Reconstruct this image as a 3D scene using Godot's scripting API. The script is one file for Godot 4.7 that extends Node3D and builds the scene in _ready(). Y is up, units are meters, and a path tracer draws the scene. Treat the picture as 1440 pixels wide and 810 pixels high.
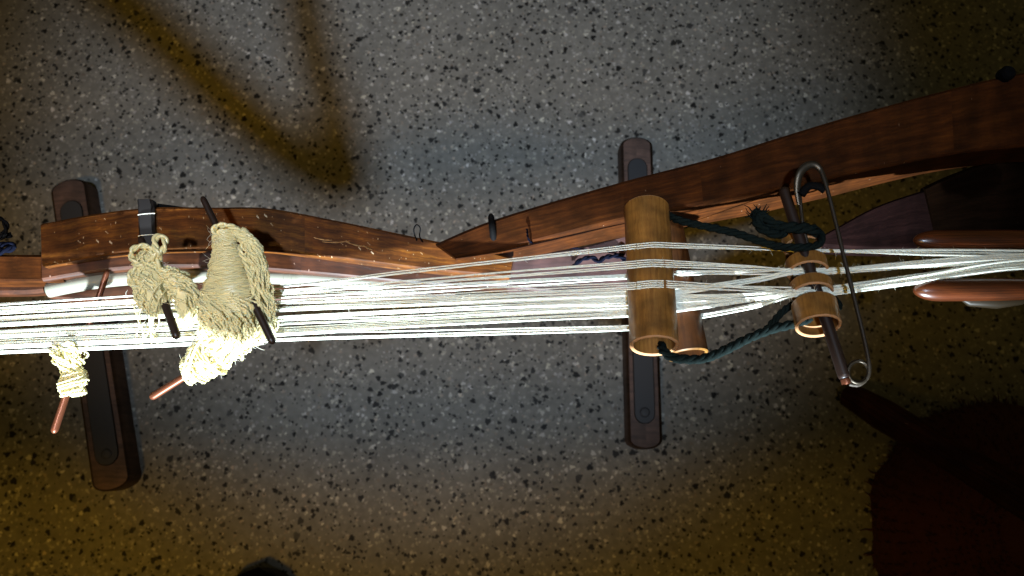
extends Node3D
# Close-up of a small handloom hung above a terrazzo floor, seen from above.

const T := 0.45          # height of the warp above the floor
const CAM_D := 0.32      # lens to warp
const TILT := 12.0       # degrees off the vertical
const CEILING := Vector3(-0.1, 2.5, 0.42)
const FOCAL := 1130.0    # of a picture 1440 wide
var cam_pos := Vector3.ZERO
var rng := RandomNumberGenerator.new()
var M := {}

func _ready() -> void:
	rng.seed = 11
	var s := sin(deg_to_rad(TILT))
	var c := cos(deg_to_rad(TILT))
	cam_pos = Vector3(0, T + c * CAM_D, s * CAM_D)
	var cam := Camera3D.new()
	cam.name = "camera"
	cam.fov = rad_to_deg(2.0 * atan(405.0 / FOCAL))
	cam.near = 0.02
	cam.far = 20.0
	var lens := CameraAttributesPhysical.new()
	lens.frustum_focal_length = 12.0 / tan(deg_to_rad(cam.fov / 2.0))
	lens.frustum_focus_distance = CAM_D
	lens.frustum_near = 0.02
	lens.frustum_far = 20.0
	lens.exposure_aperture = 28.0
	var fov := cam.fov
	cam.attributes = lens
	cam.fov = fov
	cam.transform = Transform3D(Basis(Vector3(1, 0, 0), Vector3(0, s, -c), Vector3(0, c, s)), cam_pos)
	add_child(cam)
	cam.current = true
	# the dim room round the loom
	var we := WorldEnvironment.new()
	we.name = "world"
	var env := Environment.new()
	env.background_mode = Environment.BG_COLOR
	env.background_color = Color(0.255, 0.222, 0.115)
	env.tonemap_mode = Environment.TONE_MAPPER_LINEAR
	env.tonemap_exposure = 1.0
	env.sdfgi_enabled = true
	env.ssao_enabled = true
	env.ssil_enabled = true
	we.environment = env
	add_child(we)
	# a cool ceiling lamp over the middle of the floor, a weak warm one, and a strong low lamp in front of the warp
	spot("ceiling_lamp_light", CEILING, Vector3(-0.08, 0, -0.29), Color(0.83, 0.91, 1.0), 4.6, 10.9, 0.95, 0.055)
	spot("warm_lamp_light", Vector3(-0.6, 2.2, 0.9), Vector3(-0.2, 0, 0.0), Color(1.0, 0.74, 0.2), 1.6, 16.0, 1.0, 0.15)
	spot("front_lamp_light", Vector3(-0.05, T + 0.6, 1.8), Vector3(-0.09, T + 0.18, 0.02), Color(0.88, 0.95, 1.0), 38.0, 11.0, 0.45, 0.02)

	materials()
	floor_and_feet()
	far_things()
	right_beam()
	left_beam()
	fork()
	bamboo()
	warp()
	pin_and_cords()
	heddles()
	off_frame()

func spot(called: String, from: Vector3, to: Vector3, col: Color, energy: float, angle: float, soft: float, size: float) -> void:
	var l := SpotLight3D.new()
	l.name = called
	l.light_color = col
	l.light_energy = energy
	l.spot_angle = angle
	l.spot_angle_attenuation = soft
	l.spot_attenuation = 2.0
	l.spot_range = 8.0
	l.light_size = size
	l.shadow_enabled = true
	var z := (from - to).normalized()
	var x := Vector3.FORWARD.cross(z).normalized() if absf(z.y) > 0.95 else Vector3.UP.cross(z).normalized()
	l.transform = Transform3D(Basis(x, z.cross(x), z), from)
	add_child(l)

# ---------------------------------------------------------------- helpers
func at(u: float, v: float, h: float) -> Vector3:     # the point at height h seen at (u, v) of the 1440 x 810 photograph
	var s := sin(deg_to_rad(TILT))
	var c := cos(deg_to_rad(TILT))
	var d := Vector3((u - 720.0) / FOCAL, 0, 0) + Vector3(0, s, -c) * (-(v - 405.0) / FOCAL) + Vector3(0, -c, -s)
	return cam_pos + d * ((h - cam_pos.y) / d.y)

func pt(u: float, v: float, dh := 0.0) -> Vector3:
	return at(u, v, T + dh)

class MB:
	var v := PackedVector3Array()
	var n := PackedVector3Array()
	var uv := PackedVector2Array()
	var ix := PackedInt32Array()

	func vert(p: Vector3, nn: Vector3, t: Vector2) -> int:
		v.append(p)
		n.append(nn)
		uv.append(t)
		return v.size() - 1

	func tri(a: int, b: int, c: int) -> void:
		var f := (v[b] - v[a]).cross(v[c] - v[a])
		if f.dot(n[a] + n[b] + n[c]) > 0.0:
			ix.append_array(PackedInt32Array([a, c, b]))
		else:
			ix.append_array(PackedInt32Array([a, b, c]))

	func quad(a: int, b: int, c: int, d: int) -> void:
		tri(a, b, c)
		tri(a, c, d)

	# a tube along a path, with the slope of its radius in the normals
	func tube(path: PackedVector3Array, rad: PackedFloat32Array, seg := 8, flat := 1.0, caps := true, su := 1.0, sv := 1.0) -> void:
		var m := path.size()
		var prev := Vector3.ZERO
		var first := v.size()
		var run := 0.0
		for i in m:
			var t := (path[mini(i + 1, m - 1)] - path[maxi(i - 1, 0)])
			var tl := t.length()
			t = t.normalized()
			var side: Vector3
			if prev == Vector3.ZERO:
				side = t.cross(Vector3.UP)
				if side.length() < 0.05:
					side = t.cross(Vector3.RIGHT)
			else:
				side = prev - t * prev.dot(t)
			side = side.normalized()
			prev = side
			var up := side.cross(t).normalized()
			if i > 0:
				run += path[i].distance_to(path[i - 1])
			var dr := (rad[mini(i + 1, m - 1)] - rad[maxi(i - 1, 0)]) / maxf(tl, 1e-6)
			for k in seg + 1:
				var a := TAU * k / seg
				var o := side * cos(a) + up * (sin(a) * flat)
				vert(path[i] + o * rad[i], (side * cos(a) + up * (sin(a) / flat) - t * dr).normalized(), Vector2(run * su, sv * float(k) / seg))
		for i in m - 1:
			for k in seg:
				var b := first + i * (seg + 1) + k
				quad(b, b + 1, b + seg + 2, b + seg + 1)
		if caps:
			for e in [0, m - 1]:
				if rad[e] < 1e-5:
					continue
				var nn := (path[0] - path[1]).normalized() if e == 0 else (path[m - 1] - path[m - 2]).normalized()
				var c := vert(path[e], nn, Vector2.ZERO)
				var ring := v.size()
				for k in seg + 1:
					vert(v[first + e * (seg + 1) + k], nn, uv[first + e * (seg + 1) + k])
				for k in seg:
					tri(c, ring + k, ring + k + 1)

	# rings of equal size joined face strip by face strip, hard between strips, smooth along them
	func loft(rings: Array, su := 1.0, sv := 1.0, caps := true) -> void:
		var m := rings.size()
		var q: int = rings[0].size()
		var mid := PackedVector3Array()
		var run := PackedFloat32Array()
		for i in m:
			var s := Vector3.ZERO
			for p in rings[i]:
				s += p
			mid.append(s / q)
			run.append(0.0 if i == 0 else run[i - 1] + mid[i].distance_to(mid[i - 1]))
		var vv := 0.0
		for k in q:
			var k2 := (k + 1) % q
			var first := v.size()
			var w: float = (rings[m / 2][k2] - rings[m / 2][k]).length()
			for i in m:
				var a: Vector3 = rings[i][k]
				var b: Vector3 = rings[i][k2]
				var t := mid[mini(i + 1, m - 1)] - mid[maxi(i - 1, 0)]
				var nn := t.cross(b - a).normalized()
				if nn.dot((a + b) * 0.5 - mid[i]) < 0.0:
					nn = -nn
				vert(a, nn, Vector2(run[i] * su, vv * sv))
				vert(b, nn, Vector2(run[i] * su, (vv + w) * sv))
			for i in m - 1:
				var o := first + 2 * i
				quad(o, o + 1, o + 3, o + 2)
			vv += w
		if caps:
			for e in [0, m - 1]:
				var nn: Vector3 = (mid[0] - mid[1]).normalized() if e == 0 else (mid[m - 1] - mid[m - 2]).normalized()
				var c := vert(mid[e], nn, Vector2.ZERO)
				var o := v.size()
				for k in q:
					vert(rings[e][k], nn, Vector2((rings[e][k] - mid[e]).x * su, (rings[e][k] - mid[e]).z * sv))
				for k in q:
					tri(c, o + k, o + (k + 1) % q)

	# a profile of (along, radius) turned about the axis a > b, over part of the turn if wanted
	func lathe(a: Vector3, b: Vector3, profile: Array, seg := 32, from := 0.0, to := TAU, closed := true) -> void:
		var t := (b - a).normalized()
		var side := t.cross(Vector3.UP).normalized()
		var up := side.cross(t).normalized()
		var m := profile.size()
		for j in (m if closed else m - 1):
			var p: Vector2 = profile[j]
			var q: Vector2 = profile[(j + 1) % m]
			var nr := (q - p).normalized()
			var first := v.size()
			for k in seg + 1:
				var g := lerpf(from, to, float(k) / seg)
				var o := side * cos(g) + up * sin(g)
				var nn := (o * nr.x - t * nr.y).normalized()
				vert(a + t * p.x + o * p.y, nn, Vector2(p.x, g / TAU))
				vert(a + t * q.x + o * q.y, nn, Vector2(q.x, g / TAU))
			for k in seg:
				var o2 := first + 2 * k
				quad(o2, o2 + 1, o2 + 3, o2 + 2)
		if to - from < TAU - 0.01:
			for g in [from, to]:
				var o := side * cos(g) + up * sin(g)
				var nn := t.cross(o) * (1.0 if g == to else -1.0)
				var first := v.size()
				for p in profile:
					vert(a + t * p.x + o * p.y, nn, Vector2(p.x, p.y))
				for k in range(1, m - 1):
					tri(first, first + k, first + k + 1)

	func mesh() -> ArrayMesh:
		var a := []
		a.resize(Mesh.ARRAY_MAX)
		a[Mesh.ARRAY_VERTEX] = v
		a[Mesh.ARRAY_NORMAL] = n
		a[Mesh.ARRAY_TEX_UV] = uv
		a[Mesh.ARRAY_INDEX] = ix
		var r := ArrayMesh.new()
		r.add_surface_from_arrays(Mesh.PRIMITIVE_TRIANGLES, a)
		var st := SurfaceTool.new()
		st.create_from(r, 0)
		st.generate_tangents()
		return st.commit()

func put(called: String, b: MB, m: Material, parent: Node = self) -> MeshInstance3D:
	var o := MeshInstance3D.new()
	o.name = called
	o.mesh = b.mesh()
	o.material_override = m
	if parent is Node3D and parent != self:
		var off := Vector3.ZERO
		var q := parent
		while q != self and q is Node3D:
			off += q.position
			q = q.get_parent()
		o.position = -off
	parent.add_child(o, true)
	return o

func tag(o: Node, label: String, category: String, group := "", kind := "") -> void:
	o.set_meta("label", label)
	if category:
		o.set_meta("category", category)
	if group:
		o.set_meta("group", group)
	if kind:
		o.set_meta("kind", kind)

func thing(called: String, where: Vector3, label: String, category: String, group := "") -> Node3D:
	var o := Node3D.new()
	o.name = called
	o.position = where
	add_child(o, true)
	tag(o, label, category, group)
	return o

func curve(pts: Array, per := 10) -> PackedVector3Array:      # Catmull-Rom through the points
	var r := PackedVector3Array()
	for i in pts.size() - 1:
		var a: Vector3 = pts[maxi(i - 1, 0)]
		var b: Vector3 = pts[i]
		var c: Vector3 = pts[i + 1]
		var d: Vector3 = pts[mini(i + 2, pts.size() - 1)]
		for k in per:
			r.append(b.cubic_interpolate(c, a, d, float(k) / per))
	r.append(pts[-1])
	return r

func even(n: int, r: float) -> PackedFloat32Array:
	var a := PackedFloat32Array()
	a.resize(n)
	a.fill(r)
	return a

func rod(called: String, a: Vector3, b: Vector3, r0: float, r1: float, m: Material, parent: Node, seg := 12) -> MeshInstance3D:
	var t := b - a
	var l := t.length()
	var p := PackedVector3Array()
	var q := PackedFloat32Array()
	for e in [[0.0, 0.0], [0.0004, 0.55], [0.0011, 0.88], [0.0022, 1.0]]:
		p.append(a + t * (e[0] / l))
		q.append(r0 * e[1])
	for k in range(1, 8):
		p.append(a + t * (k / 8.0))
		q.append(lerpf(r0, r1, k / 8.0))
	for e in [[0.0022, 1.0], [0.0011, 0.88], [0.0004, 0.55], [0.0, 0.0]]:
		p.append(b - t * (e[0] / l))
		q.append(r1 * e[1])
	var mb := MB.new()
	mb.tube(p, q, seg, 1.0, false, 1.0, 1.0)
	return put(called, mb, m, parent)

# a plank between two edges given on its top face: [u_back, v_back, u_front, v_front, height above the warp, thickness]
func plank(rows: Array, bevel := 0.0012, per := 6) -> MB:
	var backs := []
	var fronts := []
	for r in rows:
		backs.append(pt(r[0], r[1], r[4]))
		fronts.append(pt(r[2], r[3], r[4]))
	var cb := curve(backs, per)
	var cf := curve(fronts, per)
	var rings := []
	for i in cb.size():
		var k := float(i) / per
		var k0 := mini(int(k), rows.size() - 1)
		var k1 := mini(k0 + 1, rows.size() - 1)
		var th: float = lerpf(rows[k0][5], rows[k1][5], k - k0)
		var w := (cf[i] - cb[i]).normalized() * bevel
		var d := Vector3.DOWN
		rings.append(PackedVector3Array([cb[i] + w, cf[i] - w, cf[i] + d * bevel * 0.4 - w * 0.4, cf[i] + d * bevel, cf[i] + d * (th - bevel), cf[i] - w + d * th, cb[i] + w + d * th, cb[i] + d * (th - bevel), cb[i] + d * bevel]))
	var mb := MB.new()
	mb.loft(rings, 9.0, 9.0)
	return mb

# ---------------------------------------------------------------- materials
func plain(c: Color, rough: float, metal := 0.0) -> StandardMaterial3D:
	var m := StandardMaterial3D.new()
	m.albedo_color = c
	m.roughness = rough
	m.metallic = metal
	return m

func grain(seed_: int, base: Color, deep: Color, pale: Color, flecks: int, fleck: Color, across := 0.11) -> ImageTexture:
	var w := 768
	var h := 256
	var n1 := FastNoiseLite.new()
	n1.seed = seed_
	n1.frequency = 1.0
	n1.fractal_octaves = 4
	var img := Image.create_empty(w, h, false, Image.FORMAT_RGB8)
	for y in h:
		for x in w:
			var wob := n1.get_noise_2d(x * 0.006, y * 0.01 + 40.0) * 3.5
			var a := n1.get_noise_2d(x * 0.003, (y + wob) * across)
			var b := n1.get_noise_2d(x * 0.008 + 90.0, (y + wob) * across * 5.0)
			var big := n1.get_noise_2d(x * 0.008 - 60.0, y * 0.012)
			var f := clampf(0.5 + a * 0.5 + b * 0.42, 0.0, 1.0)
			var c := deep.lerp(base, minf(f * 2.0, 1.0)).lerp(pale, clampf(f * 2.0 - 1.0, 0.0, 1.0) * 0.8)
			img.set_pixel(x, y, c * (1.0 + 0.35 * big))
	var r := RandomNumberGenerator.new()
	r.seed = seed_ * 7
	for i in flecks:
		var cx := r.randi_range(4, w - 12)
		var cy := r.randi_range(4, h - 8)
		var sx := r.randi_range(1, 3) if r.randf() < 0.85 else r.randi_range(4, 9)
		var sy := r.randi_range(1, 2)
		for dx in sx:
			for dy in sy:
				img.set_pixel(cx + dx, cy + dy + (dx / 3), img.get_pixel(cx + dx, cy + dy).lerp(fleck, r.randf_range(0.35, 0.9)))
	img.generate_mipmaps()
	return ImageTexture.create_from_image(img)

func wood(tex: Texture2D, rough: float, coat: float, shine := 0.4) -> StandardMaterial3D:
	var m := StandardMaterial3D.new()
	m.albedo_texture = tex
	m.roughness = rough
	m.metallic_specular = shine
	if coat > 0.0:
		m.clearcoat_enabled = true
		m.clearcoat = coat
		m.clearcoat_roughness = 0.22
	return m

func terrazzo() -> ImageTexture:
	var w := 2048
	var data := PackedByteArray()
	data.resize(w * w * 3)
	var n := FastNoiseLite.new()
	n.seed = 5
	n.frequency = 0.05
	n.fractal_octaves = 3
	for y in w:
		for x in w:
			var g := 114.0 + 12.0 * n.get_noise_2d(x, y) + 9.0 * n.get_noise_2d(x * 0.06 + 500.0, y * 0.06)
			var o := (y * w + x) * 3
			data[o] = int(g)
			data[o + 1] = int(g * 0.985)
			data[o + 2] = int(g * 0.94)
	var r := RandomNumberGenerator.new()
	r.seed = 21
	for i in 108000:
		var dark := i > 80000
		var sz: float = r.randf_range(1.5, 4.5) if not dark else 1.35 + 3.0 * pow(r.randf(), 1.4)
		if dark and r.randf() < 0.18:
			sz *= 1.55
		var kind := r.randf()
		var g: float = clampf(r.randfn(142.0, 27.0), 80.0, 230.0)
		if kind > 0.975:
			sz *= 1.3
			g = r.randf_range(175.0, 220.0)
		var col := Vector3(g, g * 0.985, g * r.randf_range(0.9, 0.98))
		if kind < 0.07:
			col = Vector3(g * 0.98, g * 0.9, g * 0.82)
		if dark:
			g = r.randf_range(14.0, 36.0) if kind < 0.72 else r.randf_range(36.0, 75.0)
			col = Vector3(g, g, g * 0.98)
		var cx := r.randf() * w
		var cy := r.randf() * w
		var ang := r.randf() * TAU
		var ratio := r.randf_range(0.5, 0.95)
		var p1 := r.randf() * TAU
		var p2 := r.randf() * TAU
		var ca := cos(ang)
		var sa := sin(ang)
		var reach := int(ceil(sz * 1.3))
		for dy in range(-reach, reach + 1):
			for dx in range(-reach, reach + 1):
				var lx := dx * ca + dy * sa
				var ly := (-dx * sa + dy * ca) / ratio
				var d2 := lx * lx + ly * ly
				if d2 > sz * sz * 1.7:
					continue
				var th := atan2(ly, lx)
				var edge := sz * (1.0 + 0.13 * sin(3.0 * th + p1) + 0.07 * sin(5.0 * th + p2))
				var k := clampf((edge - sqrt(d2)) * 0.5, 0.0, 1.0)
				if k <= 0.0:
					continue
				k *= 0.92 if dark else 0.75
				var o := (posmod(int(cy) + dy, w) * w + posmod(int(cx) + dx, w)) * 3
				data[o] = int(lerpf(data[o], col.x, k))
				data[o + 1] = int(lerpf(data[o + 1], col.y, k))
				data[o + 2] = int(lerpf(data[o + 2], col.z, k))
	var img := Image.create_from_data(w, w, false, Image.FORMAT_RGB8, data)
	img.generate_mipmaps()
	return ImageTexture.create_from_image(img)

func twist_normal() -> ImageTexture:      # the lay of a two-ply thread
	var img := Image.create_empty(32, 32, false, Image.FORMAT_RGB8)
	for y in 32:
		for x in 32:
			var ph := TAU * (x / 32.0 + y / 32.0)
			var d := -cos(ph) * 0.55
			var nn := Vector3(d * 0.7, d * 0.7, 1.0).normalized()
			img.set_pixel(x, y, Color(nn.x * 0.5 + 0.5, nn.y * 0.5 + 0.5, nn.z * 0.5 + 0.5))
	return ImageTexture.create_from_image(img)

func materials() -> void:
	var m := StandardMaterial3D.new()
	m.albedo_color = Color(0.95, 0.95, 0.95)
	m.albedo_texture = terrazzo()
	m.roughness = 0.55
	m.metallic_specular = 0.25
	M.terrazzo = m
	M.dark_wood = wood(grain(3, Color(0.195, 0.098, 0.038), Color(0.135, 0.065, 0.026), Color(0.28, 0.15, 0.055), 40, Color(0.6, 0.5, 0.42)), 0.45, 0.05, 0.12)
	M.old_wood = wood(grain(8, Color(0.3, 0.165, 0.062), Color(0.19, 0.1, 0.038), Color(0.46, 0.285, 0.09), 420, Color(0.82, 0.74, 0.62)), 0.42, 0.15, 0.2)
	M.red_wood = wood(grain(14, Color(0.22, 0.115, 0.06), Color(0.14, 0.07, 0.036), Color(0.3, 0.165, 0.085), 60, Color(0.7, 0.6, 0.55)), 0.4, 0.3)
	M.gloss_wood = wood(grain(19, Color(0.28, 0.13, 0.055), Color(0.17, 0.07, 0.03), Color(0.38, 0.2, 0.08), 0, Color.WHITE), 0.32, 0.4)
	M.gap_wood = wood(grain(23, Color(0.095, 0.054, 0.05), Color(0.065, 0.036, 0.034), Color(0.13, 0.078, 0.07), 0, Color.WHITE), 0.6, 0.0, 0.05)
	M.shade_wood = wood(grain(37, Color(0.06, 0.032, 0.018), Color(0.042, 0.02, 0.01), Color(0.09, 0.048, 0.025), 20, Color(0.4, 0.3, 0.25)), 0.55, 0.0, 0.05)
	M.mauve_wood = wood(grain(29, Color(0.27, 0.19, 0.18), Color(0.2, 0.13, 0.12), Color(0.33, 0.23, 0.21), 0, Color.WHITE), 0.55, 0.05)
	var bam := grain(31, Color(0.48, 0.325, 0.145), Color(0.39, 0.25, 0.1), Color(0.56, 0.4, 0.19), 50, Color(0.35, 0.24, 0.12), 0.12)
	M.bamboo = wood(bam, 0.48, 0.15)
	M.bamboo.uv1_scale = Vector3(12, 1, 1)
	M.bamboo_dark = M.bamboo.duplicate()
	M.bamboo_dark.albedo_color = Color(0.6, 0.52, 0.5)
	M.bamboo_cut = plain(Color(0.64, 0.46, 0.3), 0.75)
	M.bare_wood = plain(Color(0.5, 0.36, 0.2), 0.8)
	M.foot_wood = wood(grain(41, Color(0.31, 0.235, 0.205), Color(0.22, 0.165, 0.145), Color(0.38, 0.29, 0.25), 0, Color.WHITE), 0.6, 0.0)
	M.black_rubber = plain(Color(0.12, 0.12, 0.135), 0.6)
	M.black = plain(Color(0.04, 0.038, 0.04), 0.75)
	M.black.metallic_specular = 0.15
	M.tape = plain(Color(0.08, 0.065, 0.06), 0.5)
	M.white_gloss = plain(Color(0.47, 0.46, 0.41), 0.3)
	M.pale_wood = plain(Color(0.2, 0.16, 0.1), 0.45)
	M.white_line = plain(Color(0.78, 0.76, 0.7), 0.7)
	M.stick = plain(Color(0.14, 0.09, 0.07), 0.42)
	M.copper = plain(Color(0.42, 0.24, 0.16), 0.36, 0.6)
	M.steel = plain(Color(0.25, 0.22, 0.18), 0.4, 0.75)
	M.rust = plain(Color(0.16, 0.125, 0.08), 0.6, 0.4)
	M.cord = plain(Color(0.075, 0.1, 0.095), 0.9)
	M.blue = plain(Color(0.032, 0.04, 0.08), 0.9)
	for k in [M.blue, M.cord]:
		k.metallic_specular = 0.1
	M.maroon = plain(Color(0.25, 0.085, 0.06), 0.95)
	var fn := FastNoiseLite.new()
	fn.frequency = 0.06
	var nt := NoiseTexture2D.new()
	nt.width = 256
	nt.height = 256
	nt.seamless = true
	nt.as_normal_map = true
	nt.bump_strength = 6.0
	nt.noise = fn
	M.maroon.normal_enabled = true
	M.maroon.normal_texture = nt
	M.maroon.uv1_triplanar = true
	M.maroon.uv1_scale = Vector3(14, 14, 14)
	m = plain(Color(0.9, 0.9, 0.84), 0.7)
	m.normal_enabled = true
	m.normal_texture = twist_normal()
	m.normal_scale = 0.45
	M.thread = m
	m = plain(Color(0.86, 0.82, 0.62), 0.32)
	m.metallic_specular = 0.6
	M.yarn = m
	M.fuzz = plain(Color(0.86, 0.85, 0.78), 0.8)

func off_frame() -> void:
	# the board in front of the loom whose edge keeps the front lamp off all that stands above the warp
	var mb := MB.new()
	var y := T + 0.0055 + 0.25 * 0.333
	mb.loft([[Vector3(-0.75, y, 0.25), Vector3(-0.75, y + 0.1, 0.25), Vector3(-0.75, y + 0.1, 0.27), Vector3(-0.75, y + 0.002, 0.27)], [Vector3(0.75, y, 0.25), Vector3(0.75, y + 0.1, 0.25), Vector3(0.75, y + 0.1, 0.27), Vector3(0.75, y + 0.002, 0.27)]])
	tag(put("front_board", mb, M.dark_wood), "dark board in front of the loom, just outside the lower picture edge", "board")
	# bent arm of the ceiling lamp: its soft shadow lies on the floor
	mb = MB.new()
	var p := []
	for e in [[120, -40], [235, 60], [330, 150], [415, 220], [480, 252], [486, 215], [455, 120], [430, 20], [420, -60]]:
		p.append(CEILING.lerp(at(e[0], e[1], 0.0), (2.5 - 0.84) / 2.5))
	var path := curve(p, 6)
	var r := PackedFloat32Array()
	for i in path.size():
		r.append(lerpf(0.0215, 0.0145, smoothstep(0.5, 0.65, i / float(path.size()))))
	mb.tube(path, r, 12)
	tag(put("lamp_arm", mb, M.black), "bent black lamp arm above the loom, its soft shadow on the floor behind", "lamp arm")

# ---------------------------------------------------------------- floor and what stands on it
func floor_and_feet() -> void:
	var mb := MB.new()
	var k := 4.0
	var q := [Vector3(-k, 0, -k), Vector3(k, 0, -k), Vector3(k, 0, k), Vector3(-k, 0, k)]
	var ids := []
	for p in q:
		ids.append(mb.vert(p, Vector3.UP, Vector2(p.x, p.z) / 1.15 + Vector2(0.5, 0.5)))
	mb.quad(ids[0], ids[1], ids[2], ids[3])
	var fl := put("floor", mb, M.terrazzo)
	tag(fl, "speckled grey terrazzo floor with black chips", "floor", "", "structure")
	foot(Vector2(94, 252), Vector2(158, 690), "dark wooden foot bar on the floor below the left heddles, long black inset", 27.0)
	foot(Vector2(895, 192), Vector2(908, 632), "dark wooden foot bar on the floor below the long bamboo tube, long black inset", 24.0)

func foot(a: Vector2, b: Vector2, label: String, half: float) -> void:
	var h := 0.022
	var pa := at(a.x, a.y, h)
	var pb := at(b.x, b.y, h)
	var x := (pb - pa).normalized()
	var w := Vector3.UP.cross(x).normalized()
	var r := half / 1.5 / 1000.0
	var o := thing("foot_bar", Vector3((pa.x + pb.x) / 2, 0, (pa.z + pb.z) / 2), label, "foot bar", "foot bars under the loom")
	put("bar", slab(pa, pb, w, r, 0.0, h, 0.003, 0.55), M.foot_wood, o)
	var l := (pb - pa).length()
	put("inset", slab(pa + x * l * 0.075 + Vector3.UP * 0.0012, pb - x * l * 0.075 + Vector3.UP * 0.0012, w, r * 0.6, h - 0.006, h + 0.0012, 0.0008, 1.0), M.black_rubber, o)
	for e in [0.89]:
		var sm := MB.new()
		var c := pa.lerp(pb, e) + Vector3.UP * 0.0012
		sm.lathe(c - Vector3(0, 0.001, 0), c + Vector3(0.0, 0.002, 0.00001), [Vector2(0, 0.0048), Vector2(0.0016, 0.0046), Vector2(0.0022, 0.0035), Vector2(0.0024, 0.0)], 16, 0.0, TAU, false)
		put("screw", sm, M.steel if e < 0.5 else M.black_rubber, o)

# a flat bar with rounded ends between two points
func slab(a: Vector3, b: Vector3, w: Vector3, r: float, low: float, high: float, bev: float, round_: float) -> MB:
	var x := (b - a).normalized()
	var rings := []
	var out := func(grow: float, y: float) -> PackedVector3Array:
		var p := PackedVector3Array()
		var rr := r - grow
		for k in 13:
			var g := PI * k / 12.0
			var c := b - x * r * round_ + x * sin(g) * rr * round_ + w * cos(g) * rr
			p.append(Vector3(c.x, y, c.z))
		for k in 13:
			var g := PI + PI * k / 12.0
			var c := a + x * r * round_ + x * sin(g) * rr * round_ + w * cos(g) * rr
			p.append(Vector3(c.x, y, c.z))
		return p
	rings.append(out.call(0.0, low))
	rings.append(out.call(0.0, high - bev))
	rings.append(out.call(bev * 0.3, high - bev * 0.3))
	rings.append(out.call(bev, high))
	var mb := MB.new()
	mb.loft(rings, 6.0, 6.0)
	return mb

func far_things() -> void:
	# the leg that slants out of the picture at the lower right
	var mb := MB.new()
	var a := at(1196, 556, 0.014)
	var b := at(1452, 708, 0.17)
	var e := a + (b - a) * 2.6
	var path := PackedVector3Array()
	var rad := PackedFloat32Array()
	for k in 13:
		path.append(a.lerp(e, k / 12.0))
		rad.append(0.0135 + 0.0008 * sin(k * 1.7) if k > 0 else 0.0115)
	mb.tube(path, rad, 16, 1.0, true, 4.0, 1.0)
	var leg := put("slanted_leg", mb, M.dark_wood)
	tag(leg, "dark round wooden leg slanting from the floor by the pin towards the maroon cloth", "leg pole")
	# dark maroon cloth heap
	var n := FastNoiseLite.new()
	n.seed = 4
	n.frequency = 1.0
	n.fractal_octaves = 4
	var cl := MB.new()
	var c := at(1405, 745, 0.0)
	var seg := 72
	for i in 33:
		var t := i / 32.0
		for k in seg + 1:
			var g := TAU * k / seg
			var d := Vector3(cos(g) * cos(t * PI / 2), sin(t * PI / 2), sin(g) * cos(t * PI / 2))
			var f := 1.0 + 0.05 * n.get_noise_3dv(d * 2.2) + 0.035 * n.get_noise_3dv(d * 6.0)
			cl.vert(c + Vector3(d.x * 0.118, d.y * 0.06 + 0.0005, d.z * 0.115) * f, d, Vector2(g, t))
	for i in 32:
		for k in seg:
			var o := i * (seg + 1) + k
			cl.quad(o, o + 1, o + seg + 2, o + seg + 1)
	var pile := MB.new()
	for k in 2600:
		var q := rng.randi_range(0, cl.v.size() - seg * 6)
		var p := cl.v[q]
		var d := cl.n[q] + Vector3(rng.randf_range(-0.7, 0.7), rng.randf_range(-0.4, 0.4), rng.randf_range(-0.7, 0.7))
		var l := rng.randf_range(0.002, 0.006)
		pile.tube(PackedVector3Array([p, p + d * l * 0.6, p + d * l + Vector3(rng.randf_range(-1, 1), -0.4, rng.randf_range(-1, 1)) * l * 0.4]), PackedFloat32Array([0.0007, 0.0006, 0.0003]), 3, 1.0, false)
	var cloth := put("cloth_bundle", cl, M.maroon)
	tag(cloth, "dark maroon cloth bundle on the floor under the slanted leg", "cloth")
	put("pile", pile, M.maroon, cloth).set_meta("kind", "stuff")
	# toe of a black shoe at the lower edge of the picture
	var sh := MB.new()
	var sp := PackedVector3Array()
	var sr := PackedFloat32Array()
	var toe := at(364, 797, 0.02)
	for k in 24:
		var t := k / 23.0
		sp.append(Vector3(toe.x - 0.02 * t, 0.021 + 0.012 * t, toe.z + t * 0.24))
		sr.append(0.042 * sqrt(1.0 - pow(1.0 - minf(t / 0.32, 1.0), 2.0)) * (1.0 - 0.18 * smoothstep(0.35, 0.7, t)) * sqrt(maxf(0.0, 1.0 - pow(maxf(0.0, (t - 0.8) / 0.2), 2.0))))
	sh.tube(sp, sr, 24, 0.48, false)
	var shoe := thing("black_shoe", Vector3(toe.x, 0, toe.z), "rounded toe of a black shoe on the floor at the lower picture edge", "shoe")
	put("upper", sh, M.black, shoe)
	put("sole", slab(Vector3(toe.x, 0, toe.z + 0.003), Vector3(toe.x - 0.02, 0, toe.z + 0.235), Vector3.RIGHT, 0.039, 0.0, 0.013, 0.002, 1.0), M.black_rubber, shoe)

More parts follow.
